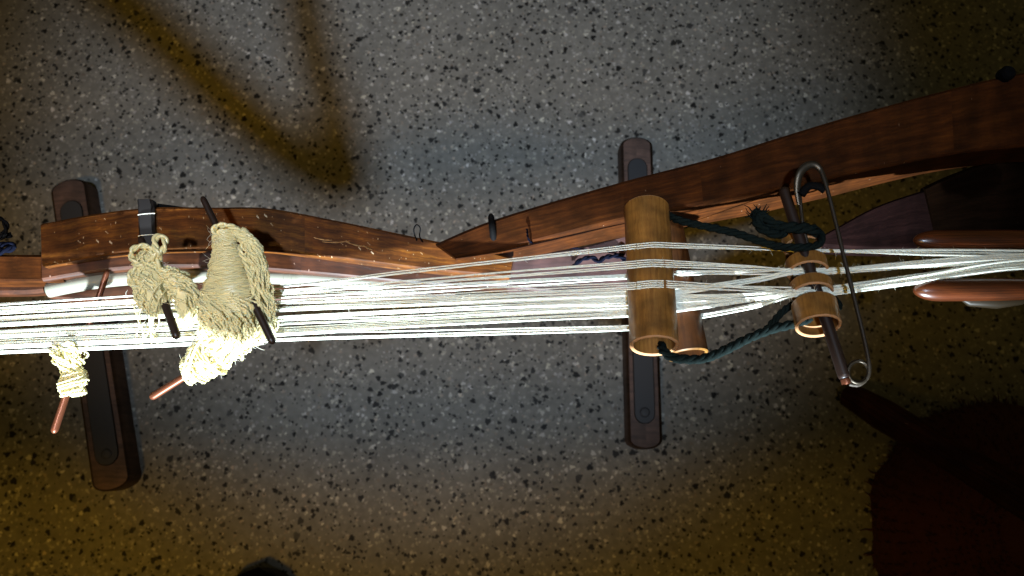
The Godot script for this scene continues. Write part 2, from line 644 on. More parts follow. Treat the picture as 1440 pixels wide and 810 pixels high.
# ---------------------------------------------------------------- the frame of the loom
func right_beam() -> void:
	var o := thing("long_beam", pt(1100, 235, -0.04), "long dark varnished beam slanting up to the right behind the bamboo tubes", "beam")
	# [back edge, front edge of the top face, height, thickness]
	put("rail", plank([
		[612, 342, 640, 362, -0.0110, 0.02], [700, 306, 718, 349, -0.0110, 0.023], [870, 256, 880, 309, -0.0100, 0.031], [1000, 222, 1006, 284, -0.0090, 0.035],
		[1100, 191, 1108, 264, -0.0080, 0.036], [1200, 161, 1208, 242, -0.0070, 0.034], [1330, 126, 1335, 217, -0.0070, 0.026], [1440, 101, 1440, 205, -0.0070, 0.022],
		[1640, 70, 1640, 190, -0.0070, 0.022], [2700, -60, 2700, 90, -0.0070, 0.022]], 0.0014), M.dark_wood, o)
	put("lower_ledge", plank([
		[690, 360, 700, 402, -0.041, 0.012], [800, 350, 805, 412, -0.041, 0.012], [880, 330, 884, 404, -0.041, 0.012], [900, 326, 902, 398, -0.041, 0.012]], 0.001), M.mauve_wood, o)
	rod("peg", pt(690, 300, -0.003), pt(695, 344, -0.014), 0.0013, 0.0015, M.black, o, 8)
	var knob := MB.new()
	knob.lathe(pt(1410, 108, -0.008), pt(1410, 108, -0.008) + Vector3(0, 0.006, 0.0001), [Vector2(0, 0.0032), Vector2(0.004, 0.0032), Vector2(0.0052, 0.0024), Vector2(0.0055, 0)], 16, 0, TAU, false)
	put("stud", knob, M.black, o)
	# post outside the picture that carries it
	var far := pt(2660, 15, -0.03)
	put("post", slab(far + Vector3(0, 0, -0.012), far + Vector3(0, 0, 0.012), Vector3.RIGHT, 0.014, 0.0, T - 0.0325, 0.002, 0.8), M.dark_wood, o)
	# the plank in the shade between rail and fork
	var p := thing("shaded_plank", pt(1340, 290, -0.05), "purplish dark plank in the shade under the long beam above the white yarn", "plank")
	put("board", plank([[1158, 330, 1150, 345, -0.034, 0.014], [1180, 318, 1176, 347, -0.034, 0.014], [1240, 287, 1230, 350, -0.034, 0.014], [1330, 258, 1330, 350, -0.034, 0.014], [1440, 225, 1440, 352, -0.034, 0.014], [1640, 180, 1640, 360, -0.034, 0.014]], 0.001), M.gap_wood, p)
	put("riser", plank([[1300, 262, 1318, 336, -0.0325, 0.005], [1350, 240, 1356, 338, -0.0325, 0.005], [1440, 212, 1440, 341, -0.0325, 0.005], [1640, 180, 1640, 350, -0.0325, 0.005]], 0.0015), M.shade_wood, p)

func left_beam() -> void:
	var o := thing("curved_beam", pt(300, 330, -0.04), "worn curved brown beam with dark strap and paint specks behind the heddles", "beam")
	put("top_board", plank([
		[57, 314, 59, 374, -0.014, 0.006], [140, 299, 140, 360, -0.014, 0.006], [215, 291, 215, 353, -0.014, 0.006], [300, 291, 300, 351, -0.014, 0.006],
		[375, 292, 375, 352, -0.014, 0.006], [470, 309, 470, 363, -0.015, 0.007], [600, 336, 595, 379, -0.016, 0.008], [690, 354, 688, 388, -0.016, 0.008], [722, 362, 716, 392, -0.016, 0.008]], 0.001), M.old_wood, o)
	put("lower_board", plank([
		[58, 350, 59, 395, -0.0215, 0.012], [140, 335, 140, 382, -0.0215, 0.012], [215, 328, 215, 376, -0.0215, 0.012], [300, 326, 300, 376, -0.0215, 0.012],
		[375, 326, 375, 380, -0.0215, 0.012], [470, 340, 470, 388, -0.0225, 0.012], [600, 350, 596, 400, -0.0245, 0.012], [720, 370, 712, 404, -0.0245, 0.012]], 0.0012), M.red_wood, o)
	put("base_board", plank([
		[62, 372, 66, 418, -0.036, 0.012], [140, 360, 140, 424, -0.036, 0.012], [300, 355, 300, 424, -0.036, 0.012], [470, 365, 470, 420, -0.036, 0.012], [640, 384, 640, 416, -0.036, 0.012]], 0.001), M.red_wood, o)
	for e in [[438, 333, 470, 338], [452, 340, 492, 339], [486, 340, 516, 347], [511, 345, 524, 351]]:
		var sp := MB.new()
		sp.tube(curve([pt(e[0], e[1], -0.0149), pt((e[0] + e[2]) / 2.0, (e[1] + e[3]) / 2.0 + 1.5, -0.0146), pt(e[2], e[3], -0.0152)], 5), PackedFloat32Array([0.0001, 0.0002, 0.0003, 0.00015, 0.0003, 0.0004, 0.0002, 0.0003, 0.0002, 0.0002, 0.0001]), 5, 0.6)
		put("splinter", sp, M.bare_wood, o)
	# strap round the beam, two pale threads on it
	var st := MB.new()
	var rings := []
	for e in [[193, 215, 281], [194, 217, 290], [195, 218, 320], [197, 221, 352]]:
		var a := pt(e[0], e[2], -0.0125)
		var b := pt(e[1], e[2], -0.0125)
		rings.append(PackedVector3Array([a + Vector3(0, -0.0035, 0), a, a.lerp(b, 0.15) + Vector3(0, 0.0012, 0), a.lerp(b, 0.85) + Vector3(0, 0.0012, 0), b, b + Vector3(0, -0.0035, 0)]))
	st.loft(rings, 9.0, 9.0)
	var strap := put("strap", st, M.tape, o)
	for y in [301.0, 331.0]:
		var ln := MB.new()
		ln.tube(curve([pt(194, y + 1, -0.0115), pt(200, y, -0.0109), pt(212, y - 1, -0.0109), pt(218, y - 1, -0.0115)], 5), even(16, 0.00022), 6)
		put("binding_thread", ln, M.white_line, strap)
	var wedge := MB.new()
	wedge.loft([[pt(221, 286, -0.017), pt(221, 298, -0.017), pt(221, 298, -0.026), pt(221, 286, -0.026)], [pt(244, 289, -0.017), pt(244, 300, -0.017), pt(244, 300, -0.026), pt(244, 289, -0.026)], [pt(268, 293, -0.017), pt(268, 299, -0.017), pt(268, 299, -0.026), pt(268, 293, -0.026)]])
	put("shim", wedge, M.black, o)
	# the white pipe along its front edge
	var r := thing("white_pipe", pt(280, 386, -0.03), "glossy white pipe along the front of the curved beam, banded at its joint", "pipe")
	var path := curve([pt(66, 409, -0.029), pt(100, 402, -0.029), pt(150, 394, -0.029), pt(215, 389, -0.029), pt(300, 387, -0.029), pt(400, 390, -0.029), pt(470, 394, -0.029), pt(540, 400, -0.03)], 8)
	var mb := MB.new()
	var rr := even(path.size(), 0.0032)
	rr[0] = 0.0018
	rr[path.size() - 1] = 0.002
	mb.tube(path, rr, 20)
	put("tube", mb, M.white_gloss, r)
	for u in [399.0, 410.0]:
		var band := MB.new()
		band.tube(PackedVector3Array([pt(u - 3, 390 + (u - 400) * 0.05, -0.029), pt(u + 3, 390.3 + (u - 400) * 0.05, -0.029)]), even(2, 0.0035), 20)
		put("band", band, M.white_gloss, r)
	# the board that goes on to the left
	var l := thing("side_board", pt(-300, 380, -0.04), "dark red brown board butting against the left end of the curved beam", "board")
	put("rail", plank([[-1500, 345, -1500, 385, -0.024, 0.012], [-60, 357, -60, 396, -0.024, 0.012], [58, 356, 57, 394, -0.024, 0.012]], 0.0012), M.dark_wood, l)
	put("ledge", plank([[-60, 370, -60, 414, -0.0375, 0.008], [30, 370, 30, 413, -0.0375, 0.008], [64, 372, 60, 411, -0.0375, 0.008]], 0.0016), M.red_wood, l)
	var far := pt(-1440, 365, -0.03)
	put("post", slab(far + Vector3(0, 0, -0.008), far + Vector3(0, 0, 0.008), Vector3.RIGHT, 0.012, 0.0, T - 0.036, 0.002, 0.8), M.dark_wood, l)

func fork() -> void:
	var o := thing("wooden_fork", pt(1380, 375, -0.02), "glossy reddish turned fork whose two rounded prongs straddle the yarn at the right", "fork")
	for e in [[338.0, -0.006, 15.0, 1284.0], [408.0, -0.004, 16.5, 1284.0]]:
		var p := PackedVector3Array()
		var r := PackedFloat32Array()
		for k in 30:
			var t := pow(k / 29.0, 2.0)
			p.append(pt(lerpf(e[3], 1660.0, t), e[0] - 3.0 * t, e[1]))
			r.append((e[2] * 0.000283) * (sqrt(1.0 - pow(1.0 - minf(t / 0.1, 1.0), 2.0)) * (1.0 - 0.12 * smoothstep(0.3, 0.5, t) + 0.18 * smoothstep(0.5, 0.8, t))))
		var mb := MB.new()
		mb.tube(p, r, 28, 0.8, true, 5.0, 1.0)
		put("prong", mb, M.gloss_wood, o)
	var y := MB.new()
	y.tube(PackedVector3Array([pt(1640, 300, -0.006), pt(1642, 372, -0.006), pt(1644, 450, -0.006)]), even(3, 0.012), 24)
	put("yoke", y, M.gloss_wood, o)
	var cap := MB.new()
	cap.tube(PackedVector3Array([pt(1352, 421, -0.012), pt(1362, 424, -0.012), pt(1400, 425, -0.012), pt(1436, 422, -0.012), pt(1447, 420, -0.012)]), PackedFloat32Array([0.0006, 0.002, 0.0028, 0.002, 0.0006]), 16)
	put("pale_tip", cap, M.pale_wood, o)

# ---------------------------------------------------------------- bamboo
const TUBE_R := 0.0092
var tube_a := [909.0, 292.0, -0.006]
var tube_b := [920.0, 487.0, 0.012]
var back_a := [932.0, 320.0, -0.019]
var back_b := [966.0, 500.0, -0.009]

func axis_height(a: Array, b: Array, v: float) -> float:
	return lerpf(a[2], b[2], (v - a[1]) / (b[1] - a[1]))

func hollow(called: String, a: Vector3, b: Vector3, r: float, wall: float, parent: Node, from := 0.0, to := TAU, skin := "bamboo") -> MeshInstance3D:
	var l := (b - a).length()
	var q := 0.0004
	var mb := MB.new()
	mb.lathe(a, b, [Vector2(0, r - q), Vector2(q, r), Vector2(l * 0.25, r * 1.004), Vector2(l * 0.5, r * 0.998), Vector2(l * 0.75, r * 1.003), Vector2(l - q, r)], 44, from, to, false)
	mb.lathe(a, b, [Vector2(l - q, r - wall), Vector2(0, r - wall)], 44, from, to, false)
	var o := put(called, mb, M[skin], parent)
	for e in 2:
		var cut := MB.new()
		if e == 0:
			cut.lathe(a, b, [Vector2(l - q, r), Vector2(l + 0.0001, r - q), Vector2(l + 0.0001, r - wall + q), Vector2(l - q, r - wall)], 44, from, to, false)
		else:
			cut.lathe(a, b, [Vector2(0, r - wall), Vector2(-0.0001, r - wall + q), Vector2(-0.0001, r - q), Vector2(0, r - q)], 44, from, to, false)
		put("cut_rim", cut, M.bamboo_cut if skin == "bamboo" else M.bamboo, o)
	return o

func bamboo() -> void:
	var a := pt(tube_a[0], tube_a[1], tube_a[2])
	var b := pt(tube_b[0], tube_b[1], tube_b[2])
	var o := thing("bamboo_tube", (a + b) / 2, "longer bamboo tube lying over the yarn, three white bands across its top", "bamboo tube", "bamboo tubes in the warp")
	hollow("body", a, b, TUBE_R, 0.0014, o)
	a = pt(back_a[0], back_a[1], back_a[2])
	b = pt(back_b[0], back_b[1], back_b[2])
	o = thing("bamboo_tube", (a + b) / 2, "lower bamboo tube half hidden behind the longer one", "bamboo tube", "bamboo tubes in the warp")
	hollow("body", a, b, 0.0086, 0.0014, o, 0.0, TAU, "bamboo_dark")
	# the notched tube that spreads the yarn
	a = pt(1126, 334, -0.006)
	b = pt(1150, 454, 0.009)
	var l := (b - a).length()
	var d := (b - a) / l
	o = thing("notched_bamboo_tube", (a + b) / 2, "short notched bamboo tube that spreads the yarn beside the safety pin", "bamboo tube")
	for e in [[0.0, 0.13, 0.94], [0.29, 0.43, 0.98], [0.56, 0.68, 1.0], [0.78, 1.04, 1.04]]:
		hollow("ring", a + d * l * e[0], a + d * l * e[1], 0.0082 * e[2], 0.0013, o)
	hollow("spine", a + d * l * 0.05, a + d * l * 0.95, 0.0079, 0.0011, o, PI * 1.25, PI * 1.75)

# ---------------------------------------------------------------- warp
func warp() -> void:
	var o := thing("warp_yarn", pt(500, 440, 0), "white warp yarn stretched from the left edge through the bamboo tubes to the fork", "yarn")
	# groups at the tube: [number, v left of tube, v right of tube, v in the notched tube, v at the right edge, over the long tube, over the lower tube]
	var groups := [
		[3, 347.0, 345.0, 352.0, 356.0, true, true], [4, 372.0, 371.0, 379.0, 361.0, true, true], [5, 389.0, 384.0, 382.0, 364.0, false, true],
		[4, 402.0, 400.0, 409.0, 370.0, true, true], [7, 413.0, 409.0, 384.0, 361.0, false, true], [8, 424.0, 420.0, 412.0, 368.0, false, true],
		[11, 438.0, 430.0, 411.0, 372.0, false, true], [5, 461.0, 449.0, 414.0, 373.0, false, false]]
	var total := 0
	for g in groups:
		total += g[0]
	var i := 0
	var hairs := MB.new()
	for g in groups:
		for k in g[0]:
			var f := clampf((i + rng.randf_range(-2.6, 2.6)) / (total - 1.0), 0.0, 1.0)
			if i < 2 or i > total - 4:
				f = i / (total - 1.0)
			i += 1
			var s: float = (k - (g[0] - 1) / 2.0)
			var lay := rng.randf_range(-0.0009, 0.0009)
			var sp: float = 3.0 if g[5] else 1.5
			var v0: float = g[1] + s * sp
			var v1: float = g[2] + s * sp
			var h0 := axis_height(tube_a, tube_b, (v0 + v1) / 2) + (TUBE_R + 0.0022 if g[5] else -TUBE_R - 0.0006)
			var low := axis_height(back_a, back_b, v1) + (0.0086 + 0.0006 if g[6] else -0.0086 - 0.0006)
			var p := [pt(-420, lerpf(446, 518, f), lay - 0.002), pt(-60, lerpf(432, 501, f), lay - 0.002), pt(0, lerpf(427, 497, f), lay - 0.002), pt(200, lerpf(414, 489, f) + rng.randf_range(-1, 1), lay - 0.002), pt(400, lerpf(402, 480, f) + rng.randf_range(-1.5, 1.5), lay - 0.002)]
			p.append(pt(560, lerpf(lerpf(402, 480, f), v0, 0.335) + rng.randf_range(-1.2, 1.2), lerpf(lay - 0.002, h0, 0.33)))
			p.append(pt(720, lerpf(lerpf(402, 480, f), v0, 0.67) + rng.randf_range(-1.2, 1.2), lerpf(lay - 0.002, h0, 0.66)))
			if g[5]:
				p.append(pt(884, v0 + 0.5, h0 - 0.003))
				p.append(pt(896, v0 - 0.6, h0 - 0.0008))
				p.append(pt(914, lerpf(v0, v1, 0.5) - 1.5, h0))
				p.append(pt(932, v1 - 0.6, h0 - 0.0008))
				p.append(pt(944, v1, h0 - 0.003))
			else:
				p.append(pt(884, v0, h0 + 0.0005))
				p.append(pt(914, lerpf(v0, v1, 0.5), h0))
				p.append(pt(958, v1, minf(h0, low) if not g[6] else maxf(minf(h0, low + 0.004), low)))
			var hr := lerpf(-0.004, 0.004, (g[3] - 345.0) / 75.0) + lay
			var s2 := rng.randf_range(-4.5, 4.5)
			p.append(pt(1060, lerpf(v1, g[3], 0.56) + s2 * 0.6, lerpf(h0 if g[5] else low, hr, 0.7)))
			p.append(pt(1112, g[3] + s2 - 0.5, hr + 0.002))
			p.append(pt(1142, g[3] + s2, hr + 0.0045))
			p.append(pt(1175, lerpf(g[3], g[4], 0.08) + s2 * 0.8, hr + 0.002))
			var s3 := rng.randf_range(-4.0, 4.0)
			p.append(pt(1300, lerpf(g[3], g[4], 0.52) + s3, lay * 2.0 - 0.003))
			p.append(pt(1440, g[4] + s3 * 1.3, lay * 3.0 - 0.004))
			p.append(pt(1640, lerpf(g[4], 366.0, 0.5) + s3 * 1.3, lay * 3.0 - 0.004))
			var path := curve(p, 9)
			var mb := MB.new()
			var rr := PackedFloat32Array()
			var thick := rng.randf_range(0.00023, 0.00034)
			for q in path:
				rr.append(thick * (1.0 + 0.7 * smoothstep(0.10, 0.15, q.x)) * rng.randf_range(0.92, 1.08))
			mb.tube(path, rr, 6, 1.0, false, 420.0, 1.0)
			put("strand", mb, M.thread, o)
			# loose fibres standing off the strand
			for q in 26:
				var at_ := path[rng.randi_range(20, path.size() - 10)] if q < 8 else path[rng.randi_range(path.size() - 55, path.size() - 10)]
				var d := Vector3(rng.randf_range(-1, 1), rng.randf_range(0.0, 0.8), rng.randf_range(-0.9, 0.9)).normalized()
				var l := rng.randf_range(0.001, 0.0032)
				var b := Vector3(rng.randf_range(-1, 1), rng.randf_range(-0.3, 0.3), rng.randf_range(-1, 1)) * l * 0.5
				hairs.tube(PackedVector3Array([at_, at_ + d * l * 0.5 + b * 0.3, at_ + d * l * 0.8 + b]), PackedFloat32Array([0.00006, 0.00005, 0.00003]), 3, 1.0, false)
	var fz := put("loose_fibres", hairs, M.fuzz, o)
	fz.set_meta("kind", "stuff")

# ---------------------------------------------------------------- pin, stick and cords
func rope(path: PackedVector3Array, r: float, plies := 3, pitch := 7.0, rag := 0.0) -> MB:     # twisted strands
	var mb := MB.new()
	for j in plies:
		var p := PackedVector3Array()
		var rr := PackedFloat32Array()
		var run := 0.0
		var prev := Vector3.ZERO
		for i in path.size():
			var t := (path[mini(i + 1, path.size() - 1)] - path[maxi(i - 1, 0)]).normalized()
			var side := t.cross(Vector3.UP) if prev == Vector3.ZERO else prev - t * prev.dot(t)
			side = side.normalized()
			prev = side
			if i > 0:
				run += path[i].distance_to(path[i - 1])
			var a := TAU * (run / (pitch * r) + float(j) / plies)
			p.append(path[i] + (side * cos(a) + side.cross(t) * sin(a)) * r * 0.5 + Vector3(rng.randf_range(-rag, rag), rng.randf_range(-rag, rag), rng.randf_range(-rag, rag)))
			rr.append(r * 0.58 * rng.randf_range(0.9, 1.1))
		mb.tube(p, rr, 6, 1.0, true)
	return mb

func pin_and_cords() -> void:
	# dark stick through the notched tube
	var a := pt(1101, 263, 0.0)
	var b := pt(1191, 541, 0.012)
	var st := thing("dark_stick", (a + b) / 2, "thick dark stick passing lengthwise through the notched bamboo tube", "stick")
	rod("shaft", a, pt(1189, 535, 0.0118), 0.0022, 0.0023, M.stick, st)
	rod("tip", pt(1188, 532, 0.0117), b, 0.0018, 0.0014, M.copper, st)
	# big safety pin
	var o := thing("safety_pin", pt(1190, 390, 0.012), "large old safety pin with tarnished wire and coiled end through the notched tube", "safety pin")
	var long := curve([pt(1152, 234, 0.012), pt(1162, 262, 0.0125), pt(1172, 300, 0.013), pt(1189, 370, 0.0135), pt(1204, 430, 0.0135), pt(1216, 480, 0.013), pt(1222, 512, 0.0125), pt(1220, 530, 0.012), pt(1208, 541, 0.0115), pt(1194, 540, 0.011)], 8)
	var mb := MB.new()
	var rr := PackedFloat32Array()
	for i in long.size():
		rr.append(0.0008 * rng.randf_range(0.93, 1.1))
	mb.tube(long, rr, 10, 1.0, true)
	put("wire", mb, M.rust, o)
	var coil := PackedVector3Array()
	for k in 49:
		var g := TAU * k / 24.0 - PI * 0.5
		coil.append(pt(1207 + cos(g) * 14.5, 523 + sin(g) * 15.5, 0.0105 + 0.0022 * k / 24.0 * 0.5))
	mb = MB.new()
	mb.tube(coil, even(coil.size(), 0.0007), 10)
	put("coil", mb, M.steel, o)
	var arm := curve([pt(1124, 262, 0.009), pt(1126, 290, 0.008), pt(1131, 325, 0.004), pt(1148, 390, 0.005), pt(1162, 440, 0.009), pt(1180, 490, 0.011), pt(1194, 530, 0.0115)], 8)
	mb = MB.new()
	mb.tube(arm, even(arm.size(), 0.0008), 8)
	put("needle", mb, M.rust, o)
	var cap := curve([pt(1124, 288, 0.0085), pt(1121, 266, 0.01), pt(1124, 246, 0.0115), pt(1134, 234, 0.012), pt(1146, 232, 0.0122), pt(1155, 241, 0.0122), pt(1163, 262, 0.0122)], 7)
	mb = MB.new()
	rr = PackedFloat32Array()
	for i in cap.size():
		rr.append(0.0015 * (0.6 + 0.5 * sin(PI * clampf(i / float(cap.size() - 1) * 1.15, 0.0, 1.0))))
	mb.tube(cap, rr, 12, 0.55)
	put("clasp", mb, M.steel, o)
	mb = MB.new()
	mb.tube(curve([pt(1127, 274, 0.011), pt(1137, 262, 0.0112), pt(1150, 262, 0.0114), pt(1160, 268, 0.0114)], 6), even(19, 0.0016), 10, 0.6)
	put("clasp_fold", mb, M.black, o)
	# dark green cord tying tubes and notched tube together
	var c := thing("green_cord", pt(1040, 400, 0), "dark green twisted cord tying the bamboo tubes to the notched tube, end frayed", "cord")
	put("upper_run", rope(curve([pt(936, 300, -0.008), pt(950, 308, 0.0), pt(975, 315, 0.003), pt(1005, 321, 0.004), pt(1035, 328, 0.004), pt(1062, 337, 0.005), pt(1092, 346, 0.006), pt(1125, 348, 0.0095), pt(1150, 344, 0.0075), pt(1155, 332, 0.003), pt(1146, 322, -0.002)], 16), 0.0016), M.cord, c)
	put("knot_tail", rope(curve([pt(1150, 330, 0.0), pt(1140, 322, 0.006), pt(1112, 320, 0.008), pt(1090, 318, 0.006), pt(1072, 315, 0.004), pt(1062, 305, 0.004)], 14), 0.0022), M.cord, c)
	put("knot_loop", rope(curve([pt(1104, 325, 0.005), pt(1093, 330, 0.007), pt(1072, 322, 0.007), pt(1064, 312, 0.006), pt(1072, 303, 0.006), pt(1084, 312, 0.007), pt(1100, 318, 0.007)], 12), 0.0018), M.cord, c)
	put("lower_run", rope(curve([pt(932, 480, 0.0), pt(932, 492, 0.009), pt(945, 502, 0.012), pt(965, 505, 0.011), pt(990, 504, 0.009), pt(1020, 492, 0.007), pt(1050, 477, 0.005), pt(1085, 463, 0.004), pt(1118, 455, 0.003), pt(1140, 448, 0.003)], 18), 0.0018), M.cord, c)
	put("lower_branch", rope(curve([pt(1075, 467, 0.004), pt(1088, 452, 0.003), pt(1102, 437, 0.001), pt(1122, 424, -0.002), pt(1150, 415, -0.007), pt(1172, 420, -0.004), pt(1181, 432, 0.001)], 14), 0.0014), M.cord, c)
	var fr := MB.new()
	for k in 70:
		var p := pt(rng.randf_range(1056, 1076), rng.randf_range(296, 316), rng.randf_range(0.002, 0.006))
		var d := Vector3(rng.randf_range(-1, 1), rng.randf_range(-0.3, 0.8), rng.randf_range(-1.0, 0.4)).normalized() * rng.randf_range(0.002, 0.005)
		fr.tube(PackedVector3Array([p, p + d * 0.5 + Vector3(rng.randf_range(-1, 1), 0, rng.randf_range(-1, 1)) * 0.0006, p + d]), PackedFloat32Array([0.00028, 0.00024, 0.00012]), 4, 1.0, false)
	fr.tube(curve([pt(1062, 300, 0.003), pt(1068, 306, 0.005), pt(1066, 314, 0.004)], 4), even(9, 0.0024), 8)
	put("frayed_end", fr, M.cord, c)
	# blue threads under the warp
	var bl := thing("blue_thread", pt(810, 350, -0.02), "dark blue thread trailing from the long beam under the white yarn", "thread")
	put("line", rope(curve([pt(741, 322, -0.0095), pt(746, 340, -0.0098), pt(770, 345, -0.03), pt(820, 350, -0.0398), pt(878, 358, -0.0398)], 12), 0.0005, 2), M.blue, bl)
	put("loop", rope(curve([pt(806, 376, -0.0393), pt(816, 366, -0.038), pt(832, 362, -0.0375), pt(842, 368, -0.038), pt(850, 362, -0.0385), pt(868, 360, -0.0393), pt(880, 366, -0.0393)], 10), 0.0011, 2), M.blue, bl)
	# black loop and blue yarn at the left edge, lying on the side board
	var lp := thing("black_loop", pt(0, 330, -0.02), "black cord loop over blue yarn lying on the side board at the left edge", "cord")
	put("loop", rope(curve([pt(-34, 352, -0.022), pt(-12, 336, -0.019), pt(4, 330, -0.018), pt(9, 318, -0.017), pt(0, 308, -0.017), pt(-12, 312, -0.018), pt(-14, 324, -0.018), pt(-2, 334, -0.019), pt(16, 330, -0.02)], 10), 0.0012, 2), M.black, lp)
	put("blue_yarn", rope(curve([pt(-50, 352, -0.0215), pt(-15, 350, -0.0215), pt(6, 344, -0.0215), pt(18, 346, -0.0215), pt(10, 352, -0.021), pt(-20, 358, -0.021), pt(-52, 360, -0.021)], 10), 0.0015, 2), M.blue, lp)
	# small wire loop on the curved beam
	var wl := MB.new()
	wl.tube(curve([pt(594, 340, -0.0155), pt(590, 332, -0.013), pt(591, 321, -0.011), pt(586, 316, -0.0105), pt(582, 322, -0.0105), pt(583, 330, -0.012), pt(586, 338, -0.0155)], 8), even(49, 0.0003), 6)
	tag(put("wire_loop", wl, M.black), "tiny dark wire loop standing on the back edge of the curved beam", "wire loop")

# ---------------------------------------------------------------- heddles
func frame_at(path: PackedVector3Array, i: int) -> Array:
	var t := (path[mini(i + 1, path.size() - 1)] - path[maxi(i - 1, 0)]).normalized()
	var side := t.cross(Vector3.UP).normalized()
	return [t, side, side.cross(t).normalized()]

# yarn wound round a core: radii as [across, height] per path point
func wound(mb: MB, path: PackedVector3Array, wide: PackedFloat32Array, flat: float, turns: float, r: float, lean := 0.0, mess := 0.25) -> void:
	var steps := int(turns * 22)
	var p := PackedVector3Array()
	var rr := PackedFloat32Array()
	var ph := rng.randf() * TAU
	for k in steps + 1:
		var t := float(k) / steps
		var g := TAU * turns * t + ph
		var x := clampf(t + lean * cos(g) / maxf(turns, 1.0) + mess * 0.4 * sin(g * 0.37 + ph) / maxf(turns, 1.0), 0.0, 1.0) * (path.size() - 1)
		var i := mini(int(x), path.size() - 2)
		var c := path[i].lerp(path[i + 1], x - i)
		var w := lerpf(wide[i], wide[i + 1], x - i) * (1.0 + mess * 0.35 * sin(g * 0.21 + ph * 3.0) + mess * 0.2 * sin(g * 1.63))
		var f := frame_at(path, i)
		p.append(c + f[1] * cos(g) * w + f[2] * sin(g) * w * flat)
		rr.append(r * rng.randf_range(0.88, 1.12))
	var b := rope(p, r, 2, 6.0)
	merge(mb, b)

func merge(a: MB, b: MB) -> void:
	var o := a.v.size()
	a.v.append_array(b.v)
	a.n.append_array(b.n)
	a.uv.append_array(b.uv)
	for k in b.ix:
		a.ix.append(k + o)

# strands running along a path, each at its own place round it, some standing off as loops
func skein(mb: MB, path: PackedVector3Array, wide: PackedFloat32Array, flat: float, n: int, r: float, twist: float, stray := 0.15) -> void:
	for j in n:
		var g0 := rng.randf() * TAU
		var rho := sqrt(rng.randf_range(0.3, 1.0))
		var ph := rng.randf() * TAU
		var p := PackedVector3Array()
		var lo := rng.randf_range(0.0, 0.12)
		var hi := rng.randf_range(0.86, 1.0)
		var steps := path.size() * 3
		for k in steps + 1:
			var x := lerpf(lo, hi, float(k) / steps) * (path.size() - 1)
			var i := mini(int(x), path.size() - 2)
			var f := frame_at(path, i)
			var w := lerpf(wide[i], wide[i + 1], x - i) * rho * (1.0 + stray * sin(x * 0.9 + ph))
			var g := g0 + twist * x / path.size() + 0.3 * sin(x * 0.7 + ph)
			p.append(path[i].lerp(path[i + 1], x - i) + f[1] * cos(g) * w + f[2] * sin(g) * w * flat)
		merge(mb, rope(p, r * rng.randf_range(0.85, 1.15), 2, 6.0))

func core(path: PackedVector3Array, wide: PackedFloat32Array, flat: float) -> MB:
	var rr := PackedFloat32Array()
	for i in wide.size():
		rr.append(wide[i] * 0.9 * rng.randf_range(0.95, 1.05))
	var mb := MB.new()
	mb.tube(path, rr, 14, flat, true)
	return mb

func widths(px: Array, per: int) -> PackedFloat32Array:
	var r := PackedFloat32Array()
	for i in px.size() - 1:
		for k in per:
			r.append(lerpf(px[i], px[i + 1], smoothstep(0.0, 1.0, float(k) / per)) * 0.000283)
	r.append(px[-1] * 0.000283)
	return r

func curl(mb: MB, pts: Array, r: float) -> void:
	merge(mb, rope(curve(pts, 9), r, 2, 6.0))

